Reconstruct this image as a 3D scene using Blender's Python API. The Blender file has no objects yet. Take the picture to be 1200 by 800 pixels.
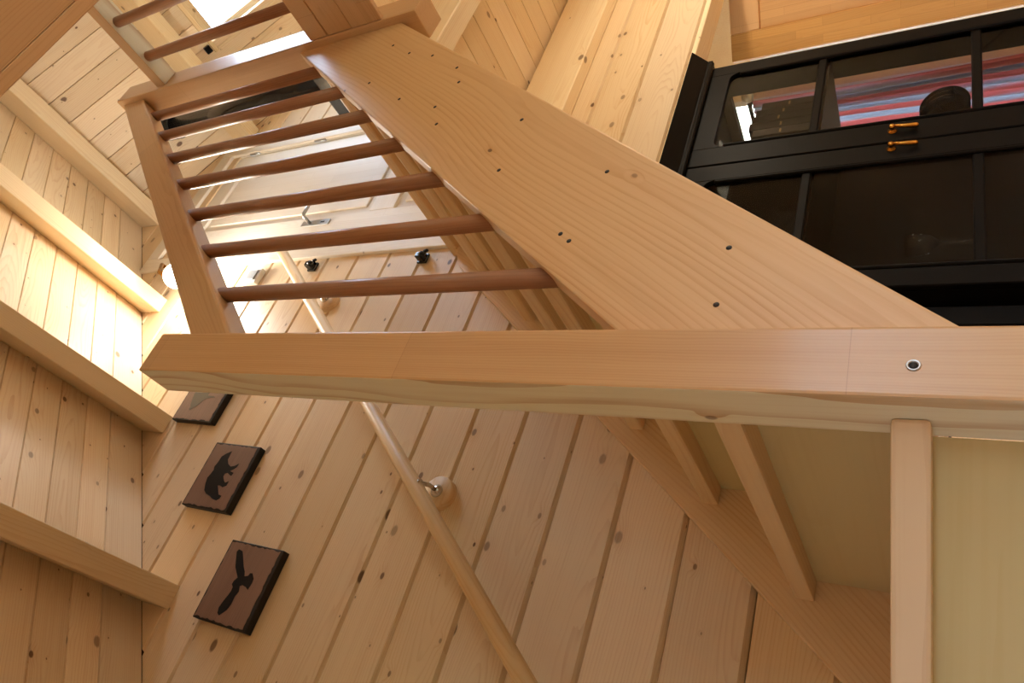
import bpy, bmesh, math, random
from mathutils import Matrix, Vector
random.seed(7)
S = bpy.context.scene
C = S.collection

# ------------------------------------------------------------------ camera
F = 848.0                                   # focal length in pixels of the 1200 px wide frame
Mw = ((0.813, -0.307, 0.496), (-0.583, -0.428, 0.691), (0.0, 0.850, 0.526))   # world axes in (right, up, forward)
r = Vector([row[0] for row in Mw]); u = Vector([row[1] for row in Mw]); f = Vector([row[2] for row in Mw])
f.normalize(); r = (r - f * r.dot(f)).normalized(); u = r.cross(f); u.normalize()
cam_d = bpy.data.cameras.new('camera'); cam = bpy.data.objects.new('camera', cam_d); C.objects.link(cam)
cam_d.sensor_width = 36.0; cam_d.lens = 36.0 * F / 1200.0; cam_d.clip_start = 0.02
cam.matrix_world = Matrix(((-u.x, r.x, -f.x, 0), (-u.y, r.y, -f.y, 0), (-u.z, r.z, -f.z, 0), (0, 0, 0, 1)))
S.camera = cam

# ------------------------------------------------------------------ world, daylight, exposure
S.view_settings.view_transform = 'Standard'; S.view_settings.look = 'None'
S.view_settings.gamma = 1.0; S.view_settings.use_curve_mapping = False
S.view_settings.exposure = -0.27
W = bpy.data.worlds.new('World'); S.world = W; W.use_nodes = True
nt = W.node_tree; nt.nodes.clear()
tc = nt.nodes.new('ShaderNodeTexCoord'); sp = nt.nodes.new('ShaderNodeSeparateXYZ')
rp = nt.nodes.new('ShaderNodeValToRGB'); bg = nt.nodes.new('ShaderNodeBackground'); wo = nt.nodes.new('ShaderNodeOutputWorld')
mr = nt.nodes.new('ShaderNodeMapRange'); mr.inputs['From Min'].default_value = -1; mr.inputs['From Max'].default_value = 1
rp.color_ramp.elements[0].position = 0.46; rp.color_ramp.elements[0].color = (0.13, 0.17, 0.12, 1)
rp.color_ramp.elements[1].position = 0.56; rp.color_ramp.elements[1].color = (0.78, 0.95, 1.16, 1)
e = rp.color_ramp.elements.new(1.0); e.color = (0.72, 0.95, 1.25, 1)
bg.inputs['Strength'].default_value = 14.0
nt.links.new(tc.outputs['Generated'], sp.inputs[0]); nt.links.new(sp.outputs['Z'], mr.inputs['Value'])
nt.links.new(mr.outputs[0], rp.inputs[0]); nt.links.new(rp.outputs[0], bg.inputs['Color']); nt.links.new(bg.outputs[0], wo.inputs[0])
S.cycles.use_denoising = True
S.cycles.max_bounces = 10; S.cycles.diffuse_bounces = 6; S.cycles.sample_clamp_indirect = 8.0
S.cycles.transparent_max_bounces = 12

def look_matrix(pos, d):
    d = Vector(d).normalized(); z = -d
    x = Vector((0, 0, 1)).cross(z)
    if x.length < 1e-4: x = Vector((1, 0, 0))
    x.normalize(); y = z.cross(x)
    return Matrix(((x.x, y.x, z.x, pos[0]), (x.y, y.y, z.y, pos[1]), (x.z, y.z, z.z, pos[2]), (0, 0, 0, 1)))
def portal(pos, d, sx, sy):
    l = bpy.data.lights.new('window_daylight_portal', 'AREA'); l.shape = 'RECTANGLE'; l.size = sx; l.size_y = sy
    l.cycles.is_portal = True
    o = bpy.data.objects.new('window_daylight_portal', l); C.objects.link(o); o.matrix_world = look_matrix(pos, d)
sun_d = bpy.data.lights.new('sun', 'SUN'); sun_d.energy = 12.0; sun_d.angle = 0.02; sun_d.color = (1.0, 0.92, 0.80)
sun = bpy.data.objects.new('sun', sun_d); C.objects.link(sun)
sun.matrix_world = look_matrix((1, -8, 6), (0.10, 0.60, -0.60))

# ------------------------------------------------------------------ main measures (metres, camera at the origin)
YW = 1.60                    # face of the picture wall
FLOOR = -1.27
LAND = 1.616                 # upper floor level
SA = 1.233                   # stair slope (rise / run)
CM, CB = 0.963, 2.147        # left roof slope   z = CM x + CB
RM, RX, RZ = -0.65, 2.03, 4.08   # right roof slope  z = RZ + RM (x - RX)
XL, XR, YF, YB = -1.6, 3.68, -2.6, 4.2
zl = lambda x: CM * x + CB
zr = lambda x: RZ + RM * (x - RX)
XRIDGE = (RZ - RM * RX - CB) / (CM - RM)

# ------------------------------------------------------------------ materials
def lin(c):
    return tuple(((v / 255) / 12.92 if v <= 10 else (((v / 255) + 0.055) / 1.055) ** 2.4) for v in c) + (1,)
def new_mat(name):
    m = bpy.data.materials.new(name); m.use_nodes = True; t = m.node_tree; t.nodes.clear()
    o = t.nodes.new('ShaderNodeOutputMaterial'); b = t.nodes.new('ShaderNodeBsdfPrincipled')
    t.links.new(b.outputs[0], o.inputs[0]); return m, t, b
def plain(name, col, rough=0.5, metal=0.0, spec=0.5):
    m, t, b = new_mat(name); b.inputs['Base Color'].default_value = lin(col)
    b.inputs['Roughness'].default_value = rough; b.inputs['Metallic'].default_value = metal
    b.inputs['Specular IOR Level'].default_value = spec
    n = t.nodes.new('ShaderNodeTexNoise'); n.inputs['Scale'].default_value = 60
    mx = t.nodes.new('ShaderNodeMix'); mx.data_type = 'RGBA'; mx.blend_type = 'MULTIPLY'; mx.inputs[0].default_value = 0.05
    mx.inputs['A'].default_value = lin(col); t.links.new(n.outputs['Fac'], mx.inputs['B'])
    t.links.new(mx.outputs['Result'], b.inputs['Base Color'])
    return m
def wood(name, light, dark, rings=14.0, knots=0.35, knot_r=0.085, rough=0.45, ring_mix=0.55, tint=0.10, joint=None, knot_col=(84, 44, 20), stretch=0.22, coat=0.0):
    m, t, b = new_mat(name); N = t.nodes.new; L = t.links.new
    def math_(op, a, bb=None, cc=None):
        n = N('ShaderNodeMath'); n.operation = op
        for i, v in enumerate((a, bb, cc)):
            if v is None: continue
            if isinstance(v, (int, float)): n.inputs[i].default_value = v
            else: L(v, n.inputs[i])
        return n.outputs[0]
    def vmul(v, s):
        n = N('ShaderNodeVectorMath'); n.operation = 'MULTIPLY'; L(v, n.inputs[0]); n.inputs[1].default_value = s; return n.outputs[0]
    tc = N('ShaderNodeTexCoord'); oi = N('ShaderNodeObjectInfo')
    off = N('ShaderNodeCombineXYZ')
    L(math_('MULTIPLY', oi.outputs['Random'], 37.0), off.inputs[0])
    L(math_('MULTIPLY', oi.outputs['Random'], 11.3), off.inputs[1])
    L(math_('MULTIPLY', oi.outputs['Random'], 5.7), off.inputs[2])
    ad = N('ShaderNodeVectorMath'); ad.operation = 'ADD'; L(tc.outputs['Object'], ad.inputs[0]); L(off.outputs[0], ad.inputs[1])
    P = ad.outputs[0]
    # knots
    ps = N('ShaderNodeSeparateXYZ'); L(P, ps.inputs[0]); kv = N('ShaderNodeCombineXYZ')
    L(math_('MULTIPLY', ps.outputs[0], 6.0), kv.inputs[0]); L(math_('MULTIPLY', math_('ADD', ps.outputs[1], ps.outputs[2]), 9.5), kv.inputs[1])
    vo = N('ShaderNodeTexVoronoi'); vo.voronoi_dimensions = '2D'; vo.inputs['Scale'].default_value = 1.0; L(kv.outputs[0], vo.inputs['Vector'])
    sc = N('ShaderNodeSeparateColor'); L(vo.outputs['Color'], sc.inputs[0])
    on = math_('LESS_THAN', sc.outputs[0], knots)
    rad = math_('MULTIPLY_ADD', math_('POWER', sc.outputs[1], 2.5), knot_r * 1.15, knot_r * 0.22)
    kd = math_('DIVIDE', vo.outputs['Distance'], rad)
    km = N('ShaderNodeMapRange'); km.inputs['From Min'].default_value = 1.15; km.inputs['From Max'].default_value = 0.75; L(kd, km.inputs['Value'])
    kmask = math_('MULTIPLY', km.outputs[0], on)
    halo = N('ShaderNodeMapRange'); halo.inputs['From Min'].default_value = 4.5; halo.inputs['From Max'].default_value = 0.5; halo.interpolation_type = 'SMOOTHSTEP'; L(kd, halo.inputs['Value'])
    hmask = math_('MULTIPLY', halo.outputs[0], on)
    # growth rings bent round the knots
    bend = N('ShaderNodeCombineXYZ'); L(math_('MULTIPLY', hmask, 0.03), bend.inputs[1]); L(math_('MULTIPLY', hmask, 0.02), bend.inputs[2])
    ad2 = N('ShaderNodeVectorMath'); ad2.operation = 'ADD'; L(P, ad2.inputs[0]); L(bend.outputs[0], ad2.inputs[1])
    sx = N('ShaderNodeSeparateXYZ'); L(tc.outputs['Object'], sx.inputs[0])
    wob = N('ShaderNodeTexNoise'); wob.inputs['Scale'].default_value = 1.0; wob.inputs['Detail'].default_value = 1.0; L(vmul(P, (stretch * 5.0, 1.5, 1.5)), wob.inputs['Vector'])
    w2 = math_('MULTIPLY', math_('SUBTRACT', wob.outputs['Fac'], 0.5), 0.16)
    r2 = math_('FRACT', math_('MULTIPLY', oi.outputs['Random'], 53.7))
    yy = math_('ADD', math_('MULTIPLY_ADD', hmask, 0.012, sx.outputs[1]), math_('MULTIPLY_ADD', r2, 0.16, -0.08))
    zz_ = math_('ADD', math_('ADD', sx.outputs[2], w2), math_('MULTIPLY_ADD', oi.outputs['Random'], 0.06, 0.03))
    fn = N('ShaderNodeTexNoise'); fn.inputs['Scale'].default_value = 1.0; fn.inputs['Detail'].default_value = 3.0; L(vmul(P, (2.2, 16.0, 16.0)), fn.inputs['Vector'])
    rr_ = math_('SQRT', math_('ADD', math_('MULTIPLY', yy, yy), math_('MULTIPLY', zz_, zz_)))
    rr_ = math_('MULTIPLY_ADD', math_('SUBTRACT', fn.outputs['Fac'], 0.5), 0.022, rr_)
    ring = math_('FRACT', math_('MULTIPLY', rr_, rings * 10.0))
    rs_ = N('ShaderNodeMapRange'); rs_.interpolation_type = 'SMOOTHSTEP'; rs_.inputs['From Min'].default_value = 0.45; rs_.inputs['From Max'].default_value = 1.0; L(ring, rs_.inputs['Value'])
    ringv = math_('MULTIPLY', rs_.outputs[0], math_('LESS_THAN', ring, 0.985))
    ns = N('ShaderNodeTexNoise'); ns.inputs['Scale'].default_value = 1.0; ns.inputs['Detail'].default_value = 4.0
    L(vmul(P, (2.0, 110.0, 110.0)), ns.inputs['Vector'])
    nl = N('ShaderNodeTexNoise'); nl.inputs['Scale'].default_value = 1.0; nl.inputs['Detail'].default_value = 2.0
    L(vmul(P, (1.2, 9.0, 9.0)), nl.inputs['Vector'])
    fac = math_('MULTIPLY', math_('MULTIPLY', ringv, math_('MULTIPLY_ADD', fn.outputs['Fac'], 1.6, -0.1)), ring_mix)
    fac = math_('MULTIPLY_ADD', math_('SUBTRACT', ns.outputs['Fac'], 0.5), 0.75, fac)
    fac = math_('MULTIPLY_ADD', math_('SUBTRACT', nl.outputs['Fac'], 0.5), 0.7, fac)
    fac = math_('MULTIPLY_ADD', hmask, 0.22, fac)
    cl = N('ShaderNodeClamp'); L(fac, cl.inputs[0])
    mx = N('ShaderNodeMix'); mx.data_type = 'RGBA'; mx.inputs['A'].default_value = lin(light); mx.inputs['B'].default_value = lin(dark)
    L(cl.outputs[0], mx.inputs[0])
    col = mx.outputs['Result']
    # each piece a little different
    hv = N('ShaderNodeHueSaturation'); L(col, hv.inputs['Color'])
    L(math_('MULTIPLY_ADD', oi.outputs['Random'], 2 * tint, 1.0 - tint), hv.inputs['Value'])
    rnd2 = math_('FRACT', math_('MULTIPLY', oi.outputs['Random'], 17.31))
    L(math_('MULTIPLY_ADD', rnd2, 0.22, 0.89), hv.inputs['Saturation'])
    col = hv.outputs[0]
    if joint:
        br = N('ShaderNodeTexBrick'); br.inputs['Scale'].default_value = 1.0
        br.inputs['Brick Width'].default_value = joint[0]; br.inputs['Row Height'].default_value = joint[1]
        br.inputs['Mortar Size'].default_value = 0.0006; br.inputs['Mortar Smooth'].default_value = 0.3
        br.inputs['Color1'].default_value = (0.80, 0.76, 0.72, 1); br.inputs['Color2'].default_value = (1.05, 1.05, 1.05, 1); br.inputs['Mortar'].default_value = (0.55, 0.42, 0.32, 1)
        br.offset = 0.37
        L(P, br.inputs['Vector'])
        mj = N('ShaderNodeMix'); mj.data_type = 'RGBA'; mj.blend_type = 'MULTIPLY'; mj.inputs[0].default_value = joint[2]
        L(col, mj.inputs['A']); L(br.outputs['Color'], mj.inputs['B']); col = mj.outputs['Result']
    mk = N('ShaderNodeMix'); mk.data_type = 'RGBA'; L(math_('MULTIPLY', kmask, math_('MULTIPLY_ADD', sc.outputs[2], 0.5, 0.42)), mk.inputs[0]); L(col, mk.inputs['A']); mk.inputs['B'].default_value = lin(knot_col)
    L(mk.outputs['Result'], b.inputs['Base Color'])
    b.inputs['Roughness'].default_value = rough; b.inputs['Specular IOR Level'].default_value = 0.35
    b.inputs['Coat Weight'].default_value = coat; b.inputs['Coat Roughness'].default_value = 0.12
    bp = N('ShaderNodeBump'); bp.inputs['Strength'].default_value = 0.06; bp.inputs['Distance'].default_value = 0.002
    L(ns.outputs['Fac'], bp.inputs['Height']); L(bp.outputs[0], b.inputs['Normal'])
    return m

PINE = wood('pine_panel_wood', (230, 206, 170), (208, 170, 126), knots=0.68, ring_mix=0.55)
PINE_C = wood('pine_ceiling_wood', (232, 211, 178), (210, 174, 132), knots=0.68, ring_mix=0.55)
PINE_B = wood('pine_beam_wood', (230, 208, 170), (206, 170, 124), knots=0.22, ring_mix=0.45)
PINE_J = wood('pine_joist_wood', (238, 220, 188), (218, 188, 146), knots=0.3, ring_mix=0.45)
STAIR = wood('stair_pine_wood', (220, 184, 138), (192, 140, 90), rings=9.0, knots=0.08, ring_mix=0.48, rough=0.40, tint=0.04, stretch=0.22)
TREAD = wood('stair_tread_wood', (228, 200, 160), (204, 160, 112), rings=10.0, knots=0.10, ring_mix=0.5, rough=0.42, tint=0.05)
RAIL = wood('newel_laminated_wood', (210, 172, 128), (184, 136, 90), rings=24.0, knots=0.0, ring_mix=0.35, rough=0.33, tint=0.04, joint=(0.62, 0.15, 0.5), stretch=0.06, coat=0.15)
BEECH = wood('baluster_beech_wood', (166, 120, 90), (132, 88, 62), rings=20.0, knots=0.0, rough=0.35, tint=0.06, stretch=0.06, coat=0.1)
RISER = wood('riser_plywood', (208, 192, 146), (196, 174, 122), rings=4.0, knots=0.0, ring_mix=0.2, rough=0.5, tint=0.03)
DOORW = wood('door_pine_wood', (236, 227, 212), (222, 206, 184), knots=0.06, ring_mix=0.3, joint=(0.45, 0.05, 0.3))
ODOOR = wood('open_door_wood', (216, 166, 108), (192, 134, 80), knots=0.0, ring_mix=0.3, joint=(0.30, 0.035, 0.55))
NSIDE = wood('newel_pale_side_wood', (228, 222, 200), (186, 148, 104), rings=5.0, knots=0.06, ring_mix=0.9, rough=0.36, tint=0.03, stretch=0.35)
CABW = plain('black_painted_wood', (20, 17, 14), 0.45, 0.0, 0.06)
CABI = plain('dark_cabinet_inside', (36, 22, 13), 0.55, 0.0, 0.1)
BLACK = plain('black_edge', (14, 11, 9), 0.6)
BLACKM = plain('black_metal', (14, 14, 15), 0.14)
PLAQUE = wood('stained_plaque_wood', (134, 104, 86), (82, 57, 45), rings=20, knots=0.0, ring_mix=0.4, tint=0.08)
SILH = plain('silhouette_paint', (17, 16, 14), 0.6, 0.0, 0.2)
SILH2 = plain('silhouette_paint_sheen', (88, 82, 66), 0.5)  # sheen on the dark silhouette, mixed into a greyer paint colour
CHROME = plain('chrome', (205, 205, 205), 0.12, 1.0)
STEEL = plain('brushed_steel', (190, 192, 192), 0.3, 1.0)
BRASS = plain('brass', (196, 142, 62), 0.22, 1.0)
WHITE = plain('white_plastic', (226, 224, 218), 0.4)
GREYP = plain('grey_plastic', (150, 152, 154), 0.4)
WHITEF = plain('white_window_frame', (232, 234, 234), 0.4)
GAP = plain('gap_shadow_wood', (70, 38, 18), 0.8)
BOOK = plain('dark_brown_binding', (44, 28, 20), 0.5)
GOLD = plain('gilt_lettering', (150, 122, 84), 0.45, 0.3)
PLATE = plain('dark_glazed_plate', (30, 30, 36), 0.15)
FLOORW = wood('floor_wood', (200, 162, 120), (166, 124, 84), knots=0.1, joint=(0.9, 0.12, 0.5))
def glass_mat(name, tintc=(255, 255, 255), ior=1.45):
    m = bpy.data.materials.new(name); m.use_nodes = True; t = m.node_tree; t.nodes.clear()
    o = t.nodes.new('ShaderNodeOutputMaterial'); mx = t.nodes.new('ShaderNodeMixShader'); tr = t.nodes.new('ShaderNodeBsdfTransparent'); g = t.nodes.new('ShaderNodeBsdfGlossy')
    fr = t.nodes.new('ShaderNodeFresnel'); fr.inputs['IOR'].default_value = ior
    tr.inputs['Color'].default_value = lin(tintc); g.inputs['Roughness'].default_value = 0.02
    ge = t.nodes.new('ShaderNodeNewGeometry'); iv = t.nodes.new('ShaderNodeMath'); iv.operation = 'SUBTRACT'; iv.inputs[0].default_value = 1.0
    mu = t.nodes.new('ShaderNodeMath'); mu.operation = 'MULTIPLY'
    t.links.new(ge.outputs['Backfacing'], iv.inputs[1]); t.links.new(iv.outputs[0], mu.inputs[0]); t.links.new(fr.outputs[0], mu.inputs[1])
    t.links.new(mu.outputs[0], mx.inputs[0]); t.links.new(tr.outputs[0], mx.inputs[1]); t.links.new(g.outputs[0], mx.inputs[2]); t.links.new(mx.outputs[0], o.inputs[0])
    return m
GLASS = glass_mat('clear_glass'); GLASSC = glass_mat('cabinet_glass', (235, 232, 226), 1.24)
def curtain_mat():
    m = bpy.data.materials.new('red_curtain_fold_light'); m.use_nodes = True; t = m.node_tree; t.nodes.clear(); N = t.nodes.new; L = t.links.new
    o = N('ShaderNodeOutputMaterial'); d = N('ShaderNodeBsdfDiffuse'); tl = N('ShaderNodeBsdfTranslucent'); mx = N('ShaderNodeMixShader'); mx.inputs[0].default_value = 0.8
    tcn = N('ShaderNodeTexCoord'); w = N('ShaderNodeTexWave'); w.bands_direction = 'Y'; w.inputs['Scale'].default_value = 3.6; w.inputs['Distortion'].default_value = 1.5; w.inputs['Detail Scale'].default_value = 0.5
    mp = N('ShaderNodeVectorMath'); mp.operation = 'MULTIPLY'; mp.inputs[1].default_value = (1, 1, 0.06); L(tcn.outputs['Object'], mp.inputs[0]); L(mp.outputs[0], w.inputs['Vector'])
    cr = N('ShaderNodeValToRGB'); cr.color_ramp.elements[0].color = lin((196, 206, 226)); cr.color_ramp.elements[1].color = lin((216, 152, 158)); cr.color_ramp.elements[0].position = 0.25; cr.color_ramp.elements[1].position = 0.6  # blue-grey bands paint in daylight coming through the folds
    L(w.outputs['Fac'], cr.inputs[0]); L(cr.outputs[0], d.inputs['Color']); L(cr.outputs[0], tl.inputs['Color'])
    L(d.outputs[0], mx.inputs[1]); L(tl.outputs[0], mx.inputs[2]); L(mx.outputs[0], o.inputs[0]); return m
CURTAIN = curtain_mat()
def emit(name, col, s):
    m = bpy.data.materials.new(name); m.use_nodes = True; t = m.node_tree; t.nodes.clear()
    o = t.nodes.new('ShaderNodeOutputMaterial'); em = t.nodes.new('ShaderNodeEmission'); em.inputs[0].default_value = lin(col); em.inputs[1].default_value = s
    t.links.new(em.outputs[0], o.inputs[0]); return m

# ------------------------------------------------------------------ building helpers
def link(name, me, mat, parent=None, M=None, smooth=False):
    o = bpy.data.objects.new(name, me); C.objects.link(o)
    if mat and not me.materials: me.materials.append(mat)
    M = M or Matrix.Identity(4)
    if parent is not None:
        o.parent = parent; o.matrix_basis = INV[parent.name] @ M
    else:
        o.matrix_basis = M
    INV[o.name] = M.inverted()
    if smooth:
        for p in me.polygons: p.use_smooth = True
    return o
INV = {}
def tag(o, label, cat, group=None):
    o['label'] = label; o['category'] = cat
    if group: o['group'] = group
    return o
def struct(o, label=None):
    o['kind'] = 'structure'
    if label: o['label'] = label
    return o
def thing(name, label, cat, loc=(0, 0, 0), group=None):
    o = bpy.data.objects.new(name, None); C.objects.link(o); o.empty_display_size = 0.05
    o.location = loc; INV[o.name] = Matrix.Translation(loc).inverted()
    return tag(o, label, cat, group)
def to_mesh(bm, name):
    me = bpy.data.meshes.new(name); bmesh.ops.recalc_face_normals(bm, faces=bm.faces); bm.to_mesh(me); bm.free(); return me
def cube_bm(sx, sy, sz, bev=0.0, seg=1):
    bm = bmesh.new(); bmesh.ops.create_cube(bm, size=1.0)
    for v in bm.verts: v.co = Vector((v.co.x * sx, v.co.y * sy, v.co.z * sz))
    if bev > 0: bmesh.ops.bevel(bm, geom=list(bm.edges), offset=bev, segments=seg, affect='EDGES', profile=0.6)
    return bm
def frame_matrix(o, x, y, z):
    return Matrix(((x.x, y.x, z.x, o.x), (x.y, y.y, z.y, o.y), (x.z, y.z, z.z, o.z), (0, 0, 0, 1)))
AX = {'x': (Vector((1, 0, 0)), Vector((0, 1, 0)), Vector((0, 0, 1))),
      'y': (Vector((0, 1, 0)), Vector((0, 0, 1)), Vector((1, 0, 0))),
      'z': (Vector((0, 0, 1)), Vector((1, 0, 0)), Vector((0, 1, 0)))}
def bar(name, x0, x1, y0, y1, z0, z1, mat, parent=None, grain=None, bev=0.0, seg=1):
    """axis-aligned box whose local X (the wood grain) runs along the longest or given axis"""
    d = {'x': x1 - x0, 'y': y1 - y0, 'z': z1 - z0}
    g = grain or max(d, key=lambda k: d[k])
    X, Y, Z = AX[g]; c = Vector(((x0 + x1) / 2, (y0 + y1) / 2, (z0 + z1) / 2))
    size = lambda v: abs(v.x) * d['x'] + abs(v.y) * d['y'] + abs(v.z) * d['z']
    me = to_mesh(cube_bm(size(X), size(Y), size(Z), bev, seg), name)
    return link(name, me, mat, parent, frame_matrix(c, X, Y, Z))
def prism(name, pts, y0, y1, mat, parent=None, grain=Vector((1, 0, 0)), bev=0.0, seg=1):
    """polygon in the xz plane extruded along y, local X along grain"""
    X = grain.normalized(); Y = Vector((0, 1, 0)); Z = X.cross(Y)
    o = Vector((sum(p[0] for p in pts) / len(pts), (y0 + y1) / 2, sum(p[1] for p in pts) / len(pts)))
    M = frame_matrix(o, X, Y, Z); Mi = M.inverted()
    bm = bmesh.new(); a = [bm.verts.new(Mi @ Vector((p[0], y0, p[1]))) for p in pts]; b = [bm.verts.new(Mi @ Vector((p[0], y1, p[1]))) for p in pts]
    bm.faces.new(a); bm.faces.new(b[::-1])
    for i in range(len(pts)): bm.faces.new((a[i], b[i], b[(i + 1) % len(pts)], a[(i + 1) % len(pts)]))
    if bev: bmesh.ops.bevel(bm, geom=list(bm.edges), offset=bev, segments=seg, affect='EDGES', profile=0.6)
    return link(name, to_mesh(bm, name), mat, parent, M)
def tube(name, path, rad, mat, parent=None, n=16, cap=True):
    """round rod along a polyline, local X along the first leg"""
    path = [Vector(p) for p in path]
    if not isinstance(rad, (list, tuple)): rad = [rad] * len(path)
    X = (path[-1] - path[0]).normalized(); t = Vector((0, 0, 1)) if abs(X.z) < 0.9 else Vector((0, 1, 0))
    Yv = t.cross(X).normalized(); Zv = X.cross(Yv); M = frame_matrix(path[0], X, Yv, Zv); Mi = M.inverted()
    bm = bmesh.new(); rings = []
    for i, p in enumerate(path):
        d = (path[min(i + 1, len(path) - 1)] - path[max(i - 1, 0)]).normalized()
        s = Vector((0.31, 0.2, 1)) if abs(d.z) < 0.8 else Vector((0.2, 1, 0.1))
        if i == 0: a = s.cross(d).normalized()
        else: a = (a - d * a.dot(d)).normalized()
        b = d.cross(a)
        rings.append([bm.verts.new(Mi @ (p + (a * math.cos(2 * math.pi * k / n) + b * math.sin(2 * math.pi * k / n)) * rad[i])) for k in range(n)])
    for i in range(len(rings) - 1):
        for k in range(n): bm.faces.new((rings[i][k], rings[i][(k + 1) % n], rings[i + 1][(k + 1) % n], rings[i + 1][k]))
    if cap: bm.faces.new(rings[0][::-1]); bm.faces.new(rings[-1])
    o = link(name, to_mesh(bm, name), mat, parent, M)
    for p in o.data.polygons: p.use_smooth = len(p.vertices) == 4
    return o
def lathe(name, origin, axis, prof, mat, parent=None, n=24):
    """profile of (distance along axis, radius)"""
    Zv = Vector(axis).normalized(); t = Vector((0, 0, 1)) if abs(Zv.z) < 0.9 else Vector((1, 0, 0))
    X = t.cross(Zv).normalized(); Yv = Zv.cross(X); M = frame_matrix(Vector(origin), X, Yv, Zv)
    bm = bmesh.new(); rings = []
    for h, rd in prof:
        if rd < 1e-5: rings.append([bm.verts.new((0, 0, h))])
        else: rings.append([bm.verts.new((rd * math.cos(2 * math.pi * k / n), rd * math.sin(2 * math.pi * k / n), h)) for k in range(n)])
    for A, B in zip(rings, rings[1:]):
        for k in range(n):
            q = (k + 1) % n
            if len(A) == 1: bm.faces.new((A[0], B[q], B[k]))
            elif len(B) == 1: bm.faces.new((A[k], A[q], B[0]))
            else: bm.faces.new((A[k], A[q], B[q], B[k]))
    o = link(name, to_mesh(bm, name), mat, parent, M)
    for p in o.data.polygons: p.use_smooth = True
    return o
def board(parent, origin, X, Yv, Zv, width, s0, s1, mat, t=0.030, low=0.013, high=0.003, name='board'):
    """tongue-and-groove board: runs along X from s0(y) to s1(y), Yv across, Zv towards the room; wide bevel on the low edge"""
    f0 = s0 if callable(s0) else (lambda y: s0); f1 = s1 if callable(s1) else (lambda y: s1)
    mid = (f0(width / 2) + f1(width / 2)) / 2
    g = min(0.0032, low * 0.3); prof = [(g, -t), (g, -low - 0.002), (low, 0.0), (width - high, 0.0), (width - g, -high), (width - g, -t)]
    bm = bmesh.new()
    a = [bm.verts.new((f0(y) - mid, y, z)) for y, z in prof]; b = [bm.verts.new((f1(y) - mid, y, z)) for y, z in prof]
    bm.faces.new(a[::-1]); bm.faces.new(b)
    for i in range(len(prof)): bm.faces.new((a[i], a[(i + 1) % 6], b[(i + 1) % 6], b[i]))
    M = frame_matrix(Vector(origin) + X * mid, X, Yv, Zv)
    return link(name, to_mesh(bm, name), mat, parent, M)
EX, EY, EZ = AX['x'][0], AX['x'][1], AX['x'][2]
def slab(name, boxes, mat, parent=None):
    """several touching boxes of one wall joined into a single mesh"""
    bm = bmesh.new()
    for (x0, x1, y0, y1, z0, z1) in boxes:
        q = bmesh.ops.create_cube(bm, size=1.0)['verts']
        for v in q: v.co = Vector(((x0 + x1) / 2 + v.co.x * (x1 - x0), (y0 + y1) / 2 + v.co.y * (y1 - y0), (z0 + z1) / 2 + v.co.z * (z1 - z0)))
    return link(name, to_mesh(bm, name), mat, parent)

# ================================================================== THE SETTING
# ---- picture wall: backing and horizontal tongue-and-groove boards
PITCH = 0.1753; G0 = 0.368
OPX = 1.00; HEAD = G0 + 3 * PITCH          # ground-floor opening to the right of OPX below HEAD
DX0, DX1, DTOP = 1.60, 2.52, 3.60         # upstairs doorway
bmw = bmesh.new()
def quadprism(bm, pts, y0, y1):
    a = [bm.verts.new((p[0], y0, p[1])) for p in pts]; b = [bm.verts.new((p[0], y1, p[1])) for p in pts]
    bm.faces.new(a); bm.faces.new(b[::-1])
    for i in range(len(pts)): bm.faces.new((a[i], b[i], b[(i + 1) % len(pts)], a[(i + 1) % len(pts)]))
yb0, yb1 = YW + 0.0295, YW + 0.11
RT = 0.06                                   # the wall runs up into the roof build-up
quadprism(bmw, [(XL, FLOOR), (OPX, FLOOR), (OPX, HEAD), (OPX, zl(OPX) + RT), (XL, zl(XL) + RT)], yb0, yb1)
quadprism(bmw, [(OPX, HEAD), (DX0, HEAD), (DX0, zl(DX0) + RT), (OPX, zl(OPX) + RT)], yb0, yb1)
quadprism(bmw, [(DX0, HEAD), (DX1, HEAD), (DX1, LAND), (DX0, LAND)], yb0, yb1)
quadprism(bmw, [(DX0, DTOP), (DX1, DTOP), (DX1, zr(DX1) + RT), (XRIDGE, zr(XRIDGE) + RT), (DX0, zl(DX0) + RT)], yb0, yb1)
quadprism(bmw, [(DX1, HEAD), (XR, HEAD), (XR, zr(XR) + RT), (DX1, zr(DX1) + RT)], yb0, yb1)
wall_back = struct(link('wall_back', to_mesh(bmw, 'wall_back'), GAP), 'pale pine wall of horizontal tongue-and-groove boards under the roof slope')
n0 = -10
for i in range(n0, 23):
    z0 = G0 + i * PITCH
    if z0 < FLOOR - 0.02: continue
    lo = lambda y, z0=z0: max(XL, (z0 + y - CB) / CM)
    hi = lambda y, z0=z0: min(XR, RX + (z0 + y - RZ) / RM)
    zc = z0 + PITCH / 2
    if lo(PITCH) > hi(PITCH) - 0.05: continue
    segs = [(lo, hi)]
    if zc < HEAD: segs = [(lo, OPX)]
    elif LAND - 0.03 < zc < DTOP: segs = [(lo, DX0), (DX1, hi)]
    for a, b in segs:
        board(wall_back, (0, YW, z0), EX, EZ, -EY, PITCH, a, b, PINE)
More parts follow.
